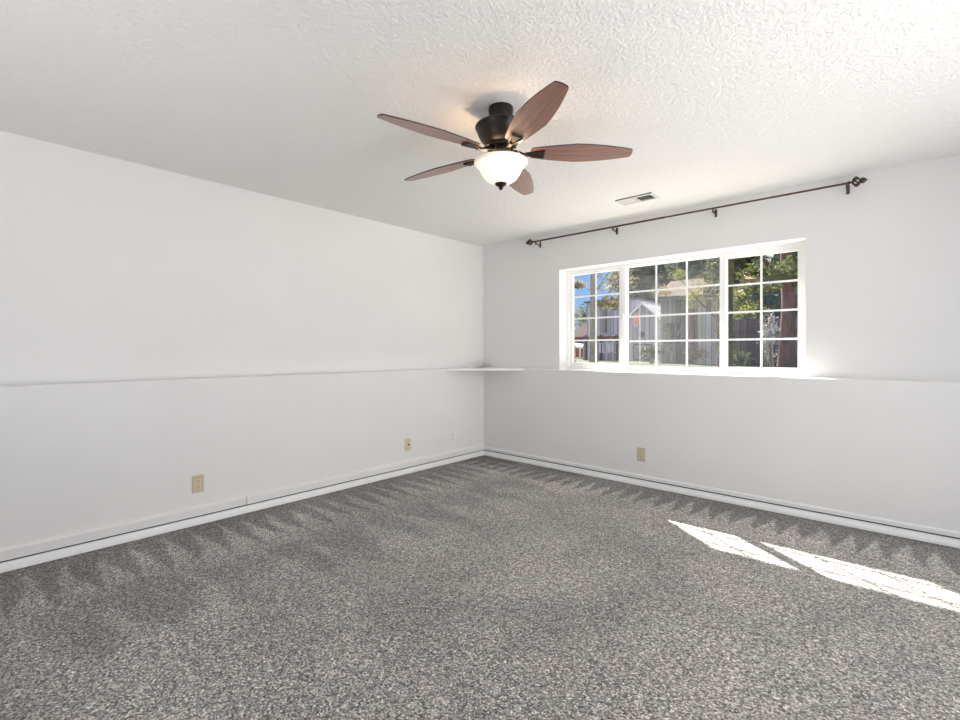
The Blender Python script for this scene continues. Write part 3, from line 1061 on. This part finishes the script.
# grey house and reddish fence behind the left sash
h4 = thing('house', (-9.5, 22.5, GZ), 'pale grey lilac house wall behind the red-brown fence', 'house', 'houses outside the window')
MB().box(-11.3, -8.05, 22.4, 27.0, GZ, 4.15).build('walls', M['siding'], h4)
MB().box(-11.4, -7.95, 22.2, 27.2, 4.15, 4.25).build('roof', M['greydk'], h4)
MB().box(-10.35, -9.95, 22.34, 22.4, 2.3, 3.7).build('window', M['barn'], h4)
f2 = thing('wooden_fence', (-8.6, 19.5, GZ), 'red-brown board fence in front of the pale grey house', 'fence', 'wooden fences outside the window')
MB().box(-9.9, -7.75, 19.5, 19.55, GZ, 2.05).build('boards', M['siding'], f2)
MB().box(-9.9, -7.75, 19.42, 19.5, 1.78, 1.98).build('rail', M['fence2'], f2)
for x in (-9.7, -8.75, -7.85):
    MB().box(x - 0.05, x + 0.05, 19.40, 19.5, GZ, 2.05).build('post', M['fence2'], f2)

bn = thing('garden_bench', (-7.5, 16.5, GZ), 'pale grey slatted garden bench on the lawn in front of the red-brown fence', 'bench')
bx_, by_ = -7.05, 16.5
MB().box(bx_ - 0.55, bx_ + 0.55, by_ - 0.2, by_ + 0.2, GZ + 0.42, GZ + 0.47).build('seat', M['siding'], bn)
for i in range(7):
    MB().box(bx_ - 0.5 + i * 0.155, bx_ - 0.43 + i * 0.155, by_ + 0.18, by_ + 0.22, GZ + 0.46, GZ + 0.88).build('back_slat', M['siding'], bn)
MB().box(bx_ - 0.55, bx_ + 0.55, by_ + 0.17, by_ + 0.23, GZ + 0.84, GZ + 0.92).build('top_rail', M['siding'], bn)
for sx in (-0.5, 0.5):
    for sy in (-0.17, 0.17):
        MB().box(bx_ + sx - 0.03, bx_ + sx + 0.03, by_ + sy - 0.03, by_ + sy + 0.03, GZ, GZ + 0.43).build('leg', M['siding'], bn)

# far left: brick house with pink roof and a white carport in front
h5 = thing('house', (-16.6, 30.0, GZ), 'red brick house with a pink roof at the far left of the window', 'house', 'houses outside the window')
MB().box(-17.4, -12.9, 29.9, 35.0, GZ, 2.3).build('walls', M['brick'], h5)
MB().extrude([(-17.7, 29.7, 2.30), (-12.6, 29.7, 2.30), (-15.0, 29.7, 3.60)], (0, 5.5, 0)).build('roof', M['pinkgable'], h5)
MB().box(-16.3, -15.7, 29.86, 29.9, 1.4, 2.1).build('window', M['greydk'], h5)
cp = thing('carport', (-12.6, 24.0, GZ), 'low white carport roof in front of the red brick house', 'carport')
MB().extrude([(-13.9, 23.6, 1.45), (-11.9, 23.6, 1.30), (-11.9, 23.6, 1.42), (-13.9, 23.6, 1.70)], (0, 2.2, 0)).build('roof', M['whitep'], cp)
for x, z in ((-13.6, 1.5), (-12.0, 1.33)):
    for y in (23.8, 25.5):
        MB().box(x - 0.05, x + 0.05, y - 0.05, y + 0.05, GZ, z).build('post', M['whitep'], cp)
for k, (x, y, r_, z_) in enumerate(((-23.6, 41.5, 1.0, 4.9), (-19.6, 36.8, 1.2, 4.4))):
    tree('broadleaf_tree', x, y, 0.25, 2.5, [(x, y, z_, r_, 1.2, 1.25)], M['leaf_pale'] if k == 0 else M['leaf_mid'], M['bark'],
         ['pale leafy tree behind the brick house, at the left edge of the window', 'mid green tree behind the brick house, beside the slim trunk'][k], 80 + k, 0.13, 500, core=False)

# dark board fence seen through the right sash, a pale shrub before it
f1 = thing('wooden_fence', (1.2, 9.0, GZ), 'dark brown vertical board fence seen through the right sash', 'fence', 'wooden fences outside the window')
MB().box(0.25, 3.2, 9.0, 9.04, GZ, 1.98).build('boards', M['fence'], f1)
for z in (0.95, 1.7):
    MB().box(0.25, 3.2, 8.94, 9.0, z, z + 0.08).build('rail', M['fence'], f1)
for x in (0.32, 1.3, 2.3):
    MB().box(x - 0.05, x + 0.05, 8.9, 9.0, GZ, 2.05).build('post', M['fence2'], f1)


def shrub(name, x, y, rx_, h, mat, label, seed, n=420, s=0.04, cat='shrub'):
    rng = random.Random(seed)
    t = thing(name, (x, y, GZ), label, cat, 'shrubs outside the window')
    for i in range(7):
        a = rng.uniform(-1, 1)
        MB().tube([(x + 0.03 * i - 0.1, y, GZ), (x + a * rx_ * 0.5, y + rng.uniform(-.1, .1), GZ + h * 0.55), (x + a * rx_ * 0.9, y, GZ + h * 0.95)],
                  [0.014, 0.010, 0.004], 6).build('stem', M['bark'], t)
    MB().leaves((x, y, GZ + h * 0.62), rx_, rx_ * 0.7, h * 0.42, n, s, rng, 0.1).build('foliage', mat, t)


shrub('tall_shrub', 1.42, 8.2, 0.26, 1.45, M['leaf_pale'], 'pale silvery tall shrub in front of the dark board fence', 31, 300, 0.035)
shrub('low_shrub', 0.75, 8.3, 0.30, 0.55, M['leaf_mid'], 'low green shrub at the foot of the dark board fence', 32, 260)
shrub('low_shrub', -4.3, 15.4, 0.5, 0.75, M['leaf_dark'], 'low dark shrub at the left foot of the grey barn', 33, 300, 0.06)
shrub('low_shrub', -2.5, 15.3, 0.45, 0.7, M['leaf_gold'], 'low tan shrub at the foot of the barn door', 34, 300, 0.06)
shrub('low_shrub', -6.0, 18.6, 0.4, 0.8, M['leaf_dark'], 'low dark shrub beside the shed door', 35, 300, 0.06)
shrub('tall_shrub', -4.9, 19.0, 0.55, 3.0, M['leaf_gold'], 'tan leafed tall shrub between the shed and the barn', 37, 500, 0.07)
